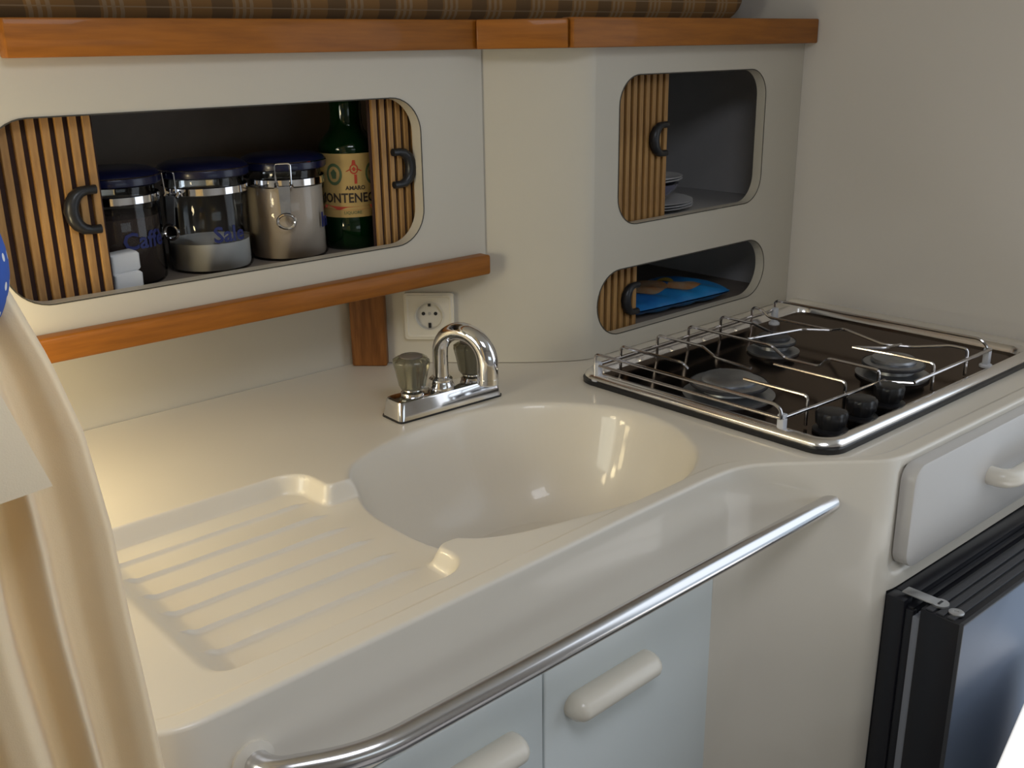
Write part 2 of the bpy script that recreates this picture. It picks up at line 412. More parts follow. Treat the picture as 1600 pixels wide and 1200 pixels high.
LX0, LX1 = .346, .944          # recess for the cupboard doors
DZ0, DZ1 = .12, .772
def build_moulding():
    xs = np.unique(np.round(np.concatenate([np.arange(.232, 1.075, .0025), np.arange(1.075, 1.757, .006), [1.7565],
        [LX0 - .0005, LX0 + .0005, LX1 - .0005, LX1 + .0005, 1.1525]]), 5))
    R = .0045; nx = len(xs)
    f = FY(xs); fp = FYp(xs); ln = np.sqrt(1 + fp ** 2); nxx = fp / ln; nyy = -1 / ln     # outward normal
    t = np.linspace(0, 1, 600)
    y0 = np.minimum(f + R, 1.38)
    X = np.repeat(xs[:, None], len(t), 1); Y = y0[:, None] + (1.378 - y0)[:, None] * t[None]
    Zt = height(X, Y)
    ztop = Zt[:, 0]
    rowsX = []; rowsY = []; rowsZ = []
    zl = np.unique(np.round(np.concatenate([np.arange(.0, .70, .05), np.arange(.70, .882, .004), [DZ0 - .0005, DZ0 + .0005, DZ1 - .0005, DZ1 + .0005, .7125]]), 5))
    fz = []
    for z in zl:                        # front, bottom to top
        z_ = np.full(nx, z)
        off = np.zeros(nx)
        off += .015 * ((xs > LX0) & (xs < LX1) & (z > DZ0) & (z < DZ1))
        sd = rr_sd(xs, z_, 1.150, 1.80, .731, .90, .022)
        off += .011 * sstep(-.001, .011, sd)
        off += .003 * sstep(.0, 1.0, (ztop - R - z_) / .6)
        rowsX.append(xs - nxx * off); rowsY.append(f - nyy * off); rowsZ.append(z_)
    for a in np.linspace(0, math.pi / 2, 7)[:-1]:
        e = R * (1 - math.cos(a))
        rowsX.append(xs.copy()); rowsY.append(f + e); rowsZ.append(ztop - R + R * math.sin(a))
    for j in range(len(t)):
        rowsX.append(X[:, j]); rowsY.append(Y[:, j]); rowsZ.append(Zt[:, j])
    AX = np.array(rowsX); AY = np.array(rowsY); AZ = np.array(rowsZ)
    nr = AX.shape[0]
    V = np.stack([AX.ravel(), AY.ravel(), AZ.ravel()], 1)
    idx = np.arange(nr * nx).reshape(nr, nx)
    q = np.stack([idx[:-1, :-1], idx[:-1, 1:], idx[1:, 1:], idx[1:, :-1]], -1)
    keep = ~((AX[:-1, :-1] > 1.150) & (AZ[1:, :-1] <= .7130) & (np.arange(nr - 1)[:, None] < len(zl)) & (AX[:-1, :-1] < 1.64))
    Fc = q[keep]
    left = [list(map(int, idx[::1, 0]))]                     # closing side at the left end
    return V, Fc.tolist() + left
unit = thing('galley_unit', 'cream moulded galley unit with oval sink, ribbed drainer, cupboard doors and drawer', 'kitchen unit', (0.95, 0.95, 0))
obj('worktop_moulding', build_moulding(), 'gelcoat', unit, angle=60)

def capsule(L, r, ry, seg=16):           # along x, flattened in y
    prof = []
    for k in range(9): a = math.pi / 2 * k / 8; prof.append((-L / 2 + r - r * math.cos(a), r * math.sin(a)))
    for k in range(9): a = math.pi / 2 * (1 - k / 8); prof.append((L / 2 - r + r * math.cos(a), r * math.sin(a)))
    V = []; Fc = []; n = len(prof)
    for x, q in prof:
        for k in range(seg):
            a = 2 * math.pi * k / seg; V.append((x, q * math.cos(a) * ry / r, q * math.sin(a)))
    for i in range(n - 1):
        for k in range(seg): Fc.append([i * seg + k, i * seg + (k + 1) % seg, (i + 1) * seg + (k + 1) % seg, (i + 1) * seg + k])
    return V, Fc
for i, (x0, x1, hx) in enumerate(((.3475, .6415, .531), (.6440, .9425, .748))):
    def fdoor(u, v, wq, x0=x0):
        return (u, float(FY(np.array(u))) - .0015 + wq, v)
    y0 = float(FY(np.array((x0 + x1) / 2)))
    rot = math.atan((float(FY(np.array(x1))) - float(FY(np.array(x0)))) / (x1 - x0))
    d = obj('cupboard_door', rpanel(rrect(x0, x1, DZ0 + .003, DZ1 - .003, .004, 3), .0155, fdoor, .0015), 'door_white', unit, angle=30)
    hy = float(FY(np.array(hx))) - .0015
    obj('handle', move(capsule(.148, .0165, .023), (hx, hy - .006, .706), rz=rot), 'handle_cream', d)

ANG = math.atan(-0.030)
def loc2(u, w_, z):                    # frame of the stove-side front: u along, w outwards from the face
    bx, by = 1.146, .5535
    return (bx + u * math.cos(ANG) + w_ * math.sin(ANG), by + u * math.sin(ANG) - w_ * math.cos(ANG), z)
dr = obj('drawer', rpanel(rrect(.022, .50, .741, .886, .024), .020, lambda u, v, q: loc2(u, .016 - q, v), .0025), 'drawer_white', unit, angle=30)
def handle_drawer():
    p = [loc2(.235, .014, .815), loc2(.235, .034, .815), loc2(.250, .044, .815), loc2(.40, .044, .815), loc2(.415, .034, .815), loc2(.415, .014, .815)]
    return tube(p, .0135, 14, .018)
obj('handle', handle_drawer(), 'handle_cream', dr)

# ------------------------------------------------------------------ hand rail
hr = thing('hand_rail', 'polished steel grab rail along the front of the sink worktop', 'rail', (0.7, .605, .845))
pts = [(.306, .672, .845), (.310, .640, .845), (.380, .604, .845), (1.02, .6025, .846), (1.083, .6025, .846)]
obj('bar', tube(pts, .0112, 20, .075, n=12), 'rail_steel', hr)
obj('flange', lathe([(0, 0), (.019, 0), (.019, .004), (.012, .006), (0, .006)]), 'gelcoat', hr)

for o in hr.children:
    if o.name.startswith('flange'):
        o.location = Vector((.306, .6620, .845)) - WO[hr]; o.rotation_euler = (math.pi / 2, 0, 0)

# ------------------------------------------------------------------ refrigerator
fr = thing('refrigerator', 'black built-in refrigerator with blue-grey door below the drawer', 'refrigerator', loc2(.25, .05, 0.0))
def lbox(u0, u1, w0, w1, z0, z1, b=0.0):
    V, Fc = box(u0, u1, w0, w1, z0, z1, b)
    return [loc2(*p) for p in V], [f[::-1] for f in Fc]
def lframe(u0, u1, w0, w1, z0, z1, t, b=0):
    return merge(lbox(u0, u0 + t, w0, w1, z0, z1, b), lbox(u1 - t, u1, w0, w1, z0, z1, b), lbox(u0 + t, u1 - t, w0, w1, z1 - t, z1, b), lbox(u0 + t, u1 - t, w0, w1, z0, z0 + t, b))
FB = .012
obj('cabinet_body', merge(lbox(.010, .470, -.42, .006, FB, .706, .003)), 'fridge_black', fr)
obj('front_frame', lframe(.003, .480, .004, .030, FB, .711, .022, .002), 'fridge_black', fr)
obj('frame_lip', merge(lbox(.010, .474, .030, .040, .690, .703, .002), lbox(.006, .016, .030, .042, FB, .700, .002)), 'fridge_black', fr)
obj('gasket', lframe(.005, .470, .041, .053, FB + .005, .694, .014, .002), 'gasket', fr)
door = obj('door', lbox(.002, .482, .052, .106, FB, .711, .002), 'fridge_black', fr)
obj('door_panel', lbox(.004, .480, .1055, .1085, FB + .002, .709, .001), 'fridge_panel', door)
for wq in (.058, .072, .086): obj('top_rib', lbox(.004, .480, wq, wq + .010, .7105, .7135, .001), 'fridge_top', door)
obj('edge_trim', merge(lbox(.003, .481, .1035, .1090, .7095, .7120, .0008), lbox(.0015, .004, .1035, .1090, FB, .711, .0008)), 'fridge_top', door)
obj('hinge', merge(lbox(.016, .034, .018, .066, .7135, .7160, .001), [loc2(*p) for p in lathe([(0, 0), (.011, 0), (.011, .0025), (0, .0025)], (.025, .068, .7136), 20)[0]] and lathe([(0, 0), (.011, 0), (.011, .0025), (0, .0025)], loc2(.025, .066, .7136), 20)), 'hinge_steel', fr)
obj('hinge_screw', lathe([(.0, 0), (.0095, 0), (.0095, .0018), (.007, .003), (.003, .003), (.0025, .0015), (0, .0015)], loc2(.020, .090, .7134), 20), 'hinge_steel', fr)
obj('hinge_slot', lbox(.020, .030, .0645, .0675, .7160, .7168), 'black_plastic', fr)

# ------------------------------------------------------------------ white companionway step
cs = math.cos(.194); sn = math.sin(.194)
def fstep(g, ox=1.085, oy=.362): return [(ox + (p[0]) * cs - p[1] * sn, oy + p[0] * sn + p[1] * cs, p[2]) for p in g[0]], g[1]
st = thing('companionway_step', 'sunlit white moulded step in the foreground below the refrigerator', 'step', (1.2, .25, 0))
obj('step_block', fstep(box(-.10, .29, -.30, 0.0, 0, .594, .012, 3)), 'white_step', st)
obj('tread_pad', fstep(box(-.07, .26, -.27, -.035, .594, .600, .003)), 'white_step', st)

# ------------------------------------------------------------------ upper left cabinet
def tambour(parent, name, x0, x1, y, z0, z1, n, pull_x, pull_z, pull_dir):
    """sliding door: dark cloth backing with separate oak slats and a dark C-shaped pull"""
    d = obj(name, box(x0, x1, y + .004, y + .008, z0, z1), 'slat_backing', parent, smooth=False)
    pitch = (x1 - x0) / n
    s0 = None
    for k in range(n):
        xc = x0 + pitch * (k + .5)
        c = (xc, y, (z0 + z1) / 2)
        if s0 is None:
            hw = pitch * .295
            g = prism([(-hw, -.0005), (-hw * .85, -.0018), (hw * .85, -.0018), (hw, -.0005), (hw, .0042), (-hw, .0042)], z1 - z0, lambda u, v, q: (xc + u, y + v, z0 + q))
            s0 = obj('slat', g, 'slat_oak', d, smooth=False, origin=c)
        else:
            dup(s0, 'slat', c, d)
    pts = []
    for k in range(9):
        a = math.pi * (k / 8) - math.pi / 2
        pts.append((pull_x + pull_dir * .020 * math.cos(a) - pull_dir * .0, y - .008, pull_z + .0235 * math.sin(a)))
    arms = [(pull_x - pull_dir * .012, y - .008, pull_z - .0235)] + pts + [(pull_x - pull_dir * .012, y - .008, pull_z + .0235)]
    obj('finger_pull', tube(arms, [.0055] + [.0055 + .0035 * math.sin(math.pi * k / 8) for k in range(9)] + [.0055], 10), 'pull_dark', d)
    return d

uc = thing('wall_cabinet', 'cream wall cabinet with one wide rounded opening above the drainer', 'cabinet', (.65, 1.3, 1.085))
UX0, UX1, UZ0, UZ1 = .335, .928, 1.1195, 1.3285
YU = 1.22
hole = rrect(UX0, UX1, UZ0, UZ1, .050, 10)
obj('front_panel', holed_panel([(.20, 1.081), (1.048, 1.081), (1.048, 1.40), (.20, 1.40)], [hole[::-1]], .020, lambda u, v, q: (u, YU + .020 - q, v)), 'panel_cream', uc, angle=30)
obj('edge_lining', rings([[(u, YU - .0008, v) for u, v in rrect(UX0, UX1, UZ0, UZ1, .050, 10)], [(u, YU - .0008, v) for u, v in rrect(UX0 - .0016, UX1 + .0016, UZ0 - .0016, UZ1 + .0016, .0516, 10)], [(u, YU + .003, v) for u, v in rrect(UX0 - .0016, UX1 + .0016, UZ0 - .0016, UZ1 + .0016, .0516, 10)]]), 'line_dark', uc)
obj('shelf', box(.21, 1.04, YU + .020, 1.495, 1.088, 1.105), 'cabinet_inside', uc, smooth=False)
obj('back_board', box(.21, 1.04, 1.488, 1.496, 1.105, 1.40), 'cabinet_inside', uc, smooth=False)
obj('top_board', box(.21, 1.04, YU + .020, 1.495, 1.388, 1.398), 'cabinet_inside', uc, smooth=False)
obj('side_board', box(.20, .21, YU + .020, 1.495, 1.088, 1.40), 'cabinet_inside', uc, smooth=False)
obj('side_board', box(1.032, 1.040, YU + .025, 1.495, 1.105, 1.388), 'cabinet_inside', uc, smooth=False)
tambour(uc, 'sliding_door', .310, .4685, 1.250, 1.108, 1.342, 10, .446, 1.219, -1)
tambour(uc, 'sliding_door', .862, .972, 1.250, 1.108, 1.342, 8, .905, 1.228, 1)

# ------------------------------------------------------------------ right cabinet with the rounded corner panel
rc = thing('corner_cabinet', 'cream wall cabinet with rounded corner and two openings behind the gas hob', 'cabinet', (1.4, 1.3, .9))
YR = 1.1175
PX0 = 1.190
h1 = rrect(1.246, 1.640, 1.1135, 1.3495, .047, 10)
h2 = rrect(1.200, 1.668, .9320, 1.0405, .0540, 12)
def lower_hole():
    return h2
obj('front_panel', holed_panel([(PX0, .901), (1.7565, .901), (1.7565, 1.40), (PX0, 1.40)], [h1[::-1], lower_hole()[::-1]], .018, lambda u, v, q: (u, YR + .018 - q, v)), 'panel_cream', rc, angle=30)
for (a0, a1, b0, b1, r_) in ((1.246, 1.640, 1.1135, 1.3495, .047), (1.200, 1.668, .9320, 1.0405, .054)):
    e = .0016
    obj('edge_lining', rings([[(u, YR - .0008, v) for u, v in rrect(a0, a1, b0, b1, r_, 10)], [(u, YR - .0008, v) for u, v in rrect(a0 - e, a1 + e, b0 - e, b1 + e, r_ + e, 10)], [(u, YR + .003, v) for u, v in rrect(a0 - e, a1 + e, b0 - e, b1 + e, r_ + e, 10)]]), 'line_dark', rc)
# path of the diagonal and rounded part
def corner_path():
    a = Vector((1.055, 1.218, 0)); c = Vector((PX0 + .0005, YR, 0))
    out = [Vector((.905, 1.368, 0))]
    for k in range(17):
        t = k / 16; out.append(a * (1 - t) ** 2 + Vector((1.1555, YR, 0)) * 2 * t * (1 - t) + c * t * t)
    return out
cp = corner_path()
loopF = [(p.x, p.y) for p in cp]; loopB = [(p.x + .014, p.y + .014) for p in cp]
up_ = [(1.0365, 1.2365)] + loopF[1:]
up_ = [p for p in up_ if p[0] >= 1.0365]
upB = [(p[0] + .014, p[1] + .014) for p in up_]
obj('corner_panel', merge(prism([*loopF, *loopB[::-1]], .182, lambda u, v, q: (u, v, .901 + q)), prism([*up_, *upB[::-1]], .317, lambda u, v, q: (u, v, 1.083 + q))), 'panel_cream', rc, angle=30)
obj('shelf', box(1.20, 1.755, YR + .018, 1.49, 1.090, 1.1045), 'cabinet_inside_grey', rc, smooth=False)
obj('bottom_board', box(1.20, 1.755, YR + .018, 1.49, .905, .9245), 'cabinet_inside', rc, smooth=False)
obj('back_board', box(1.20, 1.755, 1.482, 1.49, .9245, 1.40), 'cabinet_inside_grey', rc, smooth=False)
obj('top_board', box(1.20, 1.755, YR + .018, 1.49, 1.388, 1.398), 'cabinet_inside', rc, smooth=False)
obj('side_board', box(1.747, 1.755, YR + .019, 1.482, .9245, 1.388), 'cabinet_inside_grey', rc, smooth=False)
tambour(rc, 'sliding_door', 1.225, 1.3995, 1.145, 1.106, 1.364, 11, 1.375, 1.243, -1)
tambour(rc, 'sliding_door', 1.165, 1.330, 1.145, .926, 1.060, 10, 1.312, .978, -1)

# ------------------------------------------------------------------ wood trims
t1 = obj('shelf_trim', box(.30, 1.0375, 1.1945, 1.2195, 1.0555, 1.0865, .004, 3), 'teak')
tag(t1, 'orange teak trim along the underside of the left wall cabinet', 'trim')
tp = obj('support_post', move(box(-.029, .029, -.010, .010, .9, 1.0805, .004), (.9065, 1.3515, 0), rz=math.radians(-45)), 'teak_post')
tag(tp, 'short dark teak post standing on the worktop beside the socket', 'post')
ur = thing('fiddle_rail', 'long teak fiddle rail capping both wall cabinets', 'trim', (1.0, 1.15, 1.393))
def seg_rail(p, q, z0, z1, th, m):
    p = Vector((*p, 0)); q = Vector((*q, 0)); d = (q - p); L = d.length; a = math.atan2(d.y, d.x)
    o = obj('rail_board', move(box(0, L, -th, 0, z0, z1, .0025), (p.x, p.y, 0)), m, ur, angle=30, origin=(p.x, p.y, z0))
    o.rotation_euler = (0, 0, a); return o
seg_rail((.368, 1.2195), (1.030, 1.2195), 1.3925, 1.4335, .0245, 'teak')
seg_rail((1.0225, 1.1985), (1.1165, 1.1045), 1.3925, 1.4335, .012, 'teak')
seg_rail((1.114, 1.1170), (1.7565, 1.1170), 1.3925, 1.4350, .0265, 'teak')
led = thing('ledge', 'grey ledge above the wall cabinets', 'ledge', (1.0, 1.3, 1.40))
obj('ledge_board', prism([(.20, 1.222), (1.05, 1.222), (1.135, 1.1185), (1.7565, 1.1185), (1.7565, 1.498), (.20, 1.498)], .020, lambda u, v, q: (u, v, 1.4005 + q)), 'ledge_grey', led, smooth=False)

# plaid bolster lying on the ledge
def bolster():
    n = 120; s = 28; V = []; Fc = []; UV = []
    x0, x1 = .16, 1.70
    for i in range(n + 1):
        t = i / n; x = x0 + (x1 - x0) * t
        e = min(1, max(.05, (1 - t) / .035, .05)) if t > .965 else 1
        e = math.sqrt(max(.02, 1 - (1 - min(1, (1 - t) / .03)) ** 2))
        yc = 1.335 - .055 * max(0, (t - .6) / .4)
        for k in range(s + 1):
            a = 2 * math.pi * k / s
            V.append((x, yc + .088 * e * math.cos(a), 1.4205 + .056 + .056 * e * math.sin(a)))
            UV.append((x / .085 + .30 * math.sin(a) , a * 3))
    for i in range(n):
        for k in range(s): Fc.append([i * (s + 1) + k, (i + 1) * (s + 1) + k, (i + 1) * (s + 1) + k + 1, i * (s + 1) + k + 1])
    return V, Fc, UV
def set_uv(o, UV):
    l = o.data.uv_layers.new(name='uv')
    for lp in o.data.loops: l.data[lp.index].uv = UV[lp.vertex_index]
V, Fc, UV = bolster()
bo = obj('bolster_cushion', (V, Fc), 'plaid_cloth'); set_uv(bo, UV)
tag(bo, 'long brown plaid bolster cushion lying on the ledge above the rail', 'cushion')

# ------------------------------------------------------------------ power socket on the diagonal panel
sk = thing('power_socket', 'cream round two-pin wall socket beside the teak post', 'socket', (.985, 1.288, .982))
rt = Vector((.7071, -.7071, 0)); out_ = Vector((-.7071, -.7071, 0)); ctr = Vector((.9842, 1.2884, .982))
def fs(u, v, wq): p = ctr + rt * u + out_ * (.009 - wq); return (p.x, p.y, p.z + v)
def loop(r, n=40): return [(r * math.cos(2 * math.pi * k / n), r * math.sin(2 * math.pi * k / n)) for k in range(n)]
obj('cover_plate', holed_panel(rrect(-.0405, .0405, -.0385, .0385, .005, 4), [loop(.0235)[::-1]], .009, lambda u, v, q: fs(u, v, .009 - q)), 'socket_plastic', sk, angle=30)
obj('frame_ring', rings([[fs(u, v, 0) for u, v in rrect(-.0385, .0385, -.0365, .0365, .005, 4)], [fs(u, v, -.0014) for u, v in rrect(-.0365, .0365, -.0345, .0345, .005, 4)], [fs(u, v, -.0014) for u, v in rrect(-.0355, .0355, -.0335, .0335, .005, 4)], [fs(u, v, 0) for u, v in rrect(-.033, .033, -.031, .031, .005, 4)]]), 'socket_plastic', sk)
obj('socket_well', rings([[fs(u, v, -.001) for u, v in loop(.0242)], [fs(u, v, -.001) for u, v in loop(.0220)], [fs(u, v, .007) for u, v in loop(.0205)]]), 'socket_inner', sk)
well = obj('well_floor', prism(loop(.0212), .0012, lambda u, v, q: fs(u, v, .0075 - q)), 'socket_inner', sk)
for uu in (-.0100, .0100): obj('pin_hole', prism([(uu + a, b + .003) for a, b in loop(.0030, 16)], .0006, lambda u, v, q: fs(u, v, .0062 - q)), 'black_plastic', well)
obj('screw', prism([(a, b + .003) for a, b in loop(.0024, 16)], .0012, lambda u, v, q: fs(u, v, .0062 - q)), 'hinge_steel', well)
for vv, hh in ((-.0155, .005), (.0180, .0025)): obj('earth_contact', prism([(-.0022, vv - hh), (.0022, vv - hh), (.0022, vv + hh * .6), (-.0022, vv + hh * .6)], .0022, lambda u, v, q: fs(u, v, .0065 - q)), 'black_plastic', well)

# ------------------------------------------------------------------ tap
tpx, tpy = .8665, 1.1100
tapt = thing('mixer_tap', 'chrome two-handle tap with arched spout at the back of the sink', 'tap', (tpx, tpy, .9))
ra = math.radians(-2.5)
def T(g): return move(g, (tpx, tpy, 0), rz=ra)
obj('gasket', T(rings([[(u, v, z) for u, v in rrect(-.0925, .0925, -.0255, .0255, .008, 4)] for z in (.9005, .9030)])), 'black_plastic', tapt)
def taper():
    L = []
    for (e, z) in ((0, .9028), (.0035, .9245), (.0045, .9280), (.0075, .9300)):
        L.append([(u, v, z) for u, v in rrect(-.0915 + e, .0915 - e, -.0245 + e, .0245 - e, .008, 5)])
    V, Fc = rings(L); n = len(L[0]); Fc.append([3 * n + i for i in range(n)]); return V, Fc
obj('base', T(taper()), 'chrome', tapt, angle=35)
for hx in (-.0530, .0530):
    hub = obj('handle_hub', T(lathe([(.0165, .9300), (.0165, .9340), (.0125, .9365), (.0110, .9420), (0, .9420)], (hx, 0, 0), 28)), 'chrome', tapt)
    def knob(hx):
        n = 48; L = []
        prof = [(.0165, .9395), (.0185, .9430), (.0225, .9640), (.0255, .9770), (.0250, .9820), (.0190, .9860)]
        for r, z in prof:
            L.append([(hx + (r * (1 + .045 * math.cos(8 * a))) * math.cos(a), (r * (1 + .045 * math.cos(8 * a))) * math.sin(a), z) for a in [2 * math.pi * k / n for k in range(n)]])
        V, Fc = rings(L); Fc.append(list(range(n))[::-1]); Fc.append([(len(L) - 1) * n + i for i in range(n)]); return V, Fc
    kn = obj('handle', T(knob(hx)), 'acrylic', tapt, angle=50)
    obj('handle_cap', T(lathe([(0, .9852), (.0165, .9852), (.0165, .9872), (.0150, .9878), (0, .9878)], (hx, 0, 0), 24)), 'acrylic_cap', kn)
    obj('stem', T(lathe([(.006, .9400), (.006, .9800), (0, .9800)], (hx, 0, 0), 12)), 'hinge_steel', kn)
obj('spout_collar', T(lathe([(.0190, .9300), (.0190, .9360), (.0170, .9395), (.0170, .9450), (.0140, .9480), (0, .9480)], (-.006, -.004, 0), 32)), 'chrome', tapt)
def spout():
    b = Vector((tpx - .006, tpy - .004, 0)); e = Vector((.884, 1.030, 0)); d = e - b
    P = [b + Vector((0, 0, .944)), b + Vector((0, 0, .965)), b + Vector((0, 0, .980))]
    L = d.length
    for k in range(1, 19):
        a = math.pi * k / 18
        P.append(b + d * (.5 - .5 * math.cos(a)) + Vector((0, 0,   .984 + .038 * math.sin(a) - .006 * k / 18)))
    P.append(e + Vector((0, 0, .968))); P.append(e + Vector((0, 0, .955)))
    n = len(P); rr = [.0112 + .0038 * min(1, max(0, (i - 4) / (n - 8))) for i in range(n)]
    return tube(P, rr, 22)
obj('spout', spout(), 'chrome', tapt)
obj('aerator', lathe([(.0, .948), (.0135, .948), (.0155, .950), (.0155, .957), (0, .957)], (.884, 1.030, 0), 24), 'chrome', tapt)

# ------------------------------------------------------------------ gas hob
hb = thing('gas_hob', 'stainless three-burner gas hob with wire pan rack', 'hob', (1.39, .835, .9))
HX0, HX1, HY0, HY1 = 1.0885, 1.700, .6130, 1.0560
def hobring(e, z, r=.034):
    return [(u, v - .012 * (u - 1.0885) / .61 * (1 - (v - HY0) / (HY1 - HY0)), z) for u, v in rrect(HX0 + e, HX1 - e, HY0 + e, HY1 - e, max(.012, r - e * .6), 8)]
obj('seal', rings([hobring(-.0028, .9005), hobring(-.0034, .9070), hobring(.002, .9085)]), 'black_plastic', hb)
obj('rim', rings([hobring(.000, .9072), hobring(-.0010, .9105), hobring(.0005, .9145), hobring(.0045, .9178), hobring(.0095, .9188), hobring(.0140, .9178), hobring(.0175, .9130), hobring(.0195, .9070)]), 'hob_rim', hb)
V, Fc = rings([hobring(.0195, .9070), hobring(.0230, .9062)]); n = len(hobring(0, 0)); Fc.append([n + i for i in range(n)])
obj('pan', (V, Fc), 'hob_steel', hb)
HZ = .9062
for (bx, by, r) in ((1.183, .838, .055), (1.415, .918, .035), (1.437, .718, .045)):
    bdy = obj('burner', lathe([(0, HZ), (r * 1.18, HZ), (r * 1.22, HZ + .004), (r * 1.05, HZ + .006), (r * .72, HZ + .008), (r * .70, HZ + .014), (r * .98, HZ + .017), (r, HZ + .021), (r * .9, HZ + .023), (0, HZ + .023)], (bx, by, 0), 40), 'burner_alu', hb, angle=35)
    obj('burner_cap', lathe([(0, HZ + .023), (r * .74, HZ + .023), (r * .76, HZ + .026), (r * .70, HZ + .029), (r * .4, HZ + .0305), (0, HZ + .0305)], (bx, by, 0), 36), 'burner_alu' if r > .04 else 'burner_cap', bdy)
    obj('cap_rim', lathe([(r * 1.0, HZ + .0165), (r * 1.035, HZ + .018), (r * 1.035, HZ + .0205), (r * 1.0, HZ + .022)], (bx, by, 0), 40, close=False), 'burner_cap', bdy)
    obj('igniter', lathe([(.004, HZ), (.004, HZ + .014), (.002, HZ + .018), (0, HZ + .018)], (bx + r * .9, by + r * .95, 0), 10), 'clip_grey', bdy)
def knob_geo():
    n = 40; L = []
    for r, z, k in ((.0235, 0, 0), (.0235, .003, 0), (.0190, .0045, 0), (.0165, .0050, 0), (.0170, .0080, 0), (.0195, .0110, .05), (.0205, .0240, .05), (.0195, .0275, .05), (.0160, .0290, .03)):
        L.append([(r * (1 + k * math.cos(12 * a)) * math.cos(a), r * (1 + k * math.cos(12 * a)) * math.sin(a), HZ + z) for a in [2 * math.pi * i / n for i in range(n)]])
    V, Fc = rings(L); Fc.append(list(range(n))[::-1]); Fc.append([(len(L) - 1) * n + i for i in range(n)]); return V, Fc
k0 = None
for (kx, ky) in ((1.1605, .6570), (1.2350, .6560), (1.3120, .6570)):
    if k0 is None:
        k0 = obj('control_knob', move(knob_geo(), (kx, ky, 0)), 'black_plastic', hb, origin=(kx, ky, HZ), angle=50)
    else:
        dup(k0, 'control_knob', (kx, ky, HZ), hb)
# pan rack
WZ = .950; BZ = .932; WR = .0024
rack = obj('rack_frame', merge(
    tube([(1.094, 1.020, BZ), (1.575, 1.020, BZ)], .0028, 10),
    tube([(1.094, 1.020, BZ), (1.094, .9, BZ), (1.094, .690, BZ)], .0024, 10),
    tube([(1.094, .690, BZ), (1.332, .676, BZ), (1.337, .676, BZ - .004)], .0028, 10),
    tube([(1.350, .640, BZ + .001), (1.356, .638, BZ + .003), (1.582, .634, BZ + .003)], .0028, 10),
    tube([(1.333, .676, BZ - .002), (1.354, .640, BZ - .001)], .0022, 8)), 'rack_wire', hb)
def rackwire(pts, name='pan_support'): obj(name, tube(pts, WR, 8, .008, n=4), 'rack_wire', rack)
def back_hook(x): return [(x, 1.020, BZ - .026), (x, 1.020, WZ), (x, 1.000, WZ)]
def front_post(x, y): return [(x, y + .014, WZ), (x, y, WZ), (x, y, .9085)]
rackwire(back_hook(1.092) + [(1.092, .70, WZ)] + [(1.092, .690, WZ - .006), (1.092, .690, BZ)])
rackwire(back_hook(1.150) + [(1.150, .900, WZ), (1.158, .895, WZ - .010)])
rackwire(front_post(1.150, .688)[::-1] + [(1.150, .790, WZ)])
rackwire(back_hook(1.238) + [(1.238, .930, WZ), (1.205, .880, WZ), (1.198, .812, WZ)])
rackwire(front_post(1.238, .684)[::-1] + [(1.238, .800, WZ)])
rackwire(back_hook(1.318) + [(1.318, .86, WZ), (1.330, .84, WZ - .020), (1.330, .78, WZ - .020), (1.318, .76, WZ)] + front_post(1.318, .678))
rackwire(back_hook(1.406) + [(1.406, .955, WZ), (1.380, .900, WZ)])
rackwire(front_post(1.404, .639)[::-1] + [(1.404, .700, WZ), (1.396, .765, WZ)])
rackwire(back_hook(1.497) + [(1.497, .985, WZ - .012), (1.497, .86, WZ - .012), (1.480, .83, WZ), (1.480, .76, WZ - .012), (1.500, .72, WZ - .012), (1.508, .665, WZ)] + front_post(1.508, .638))
rackwire([(1.355, .93, WZ - .012), (1.470, .90, WZ - .012), (1.500, .86, WZ - .012)])
rackwire([(1.500, .74, WZ - .012), (1.440, .735, WZ - .004), (1.398, .763, WZ)])
rackwire(back_hook(1.568) + [(1.576, .650, WZ), (1.578, .640, WZ - .008), (1.580, .636, BZ)], 'side_wire')
for (cx, cy) in ((1.096, 1.018), (1.099, .692), (1.566, 1.018), (1.582, .638)):
    obj('rack_clip', merge(box(cx - .0055, cx + .0055, cy - .005, cy + .005, HZ + .002, BZ + .005, .002), lathe([(0, HZ), (.010, HZ), (.010, HZ + .003), (.007, HZ + .005), (0, HZ + .005)], (cx, cy, 0), 16)), 'clip_grey', rack)

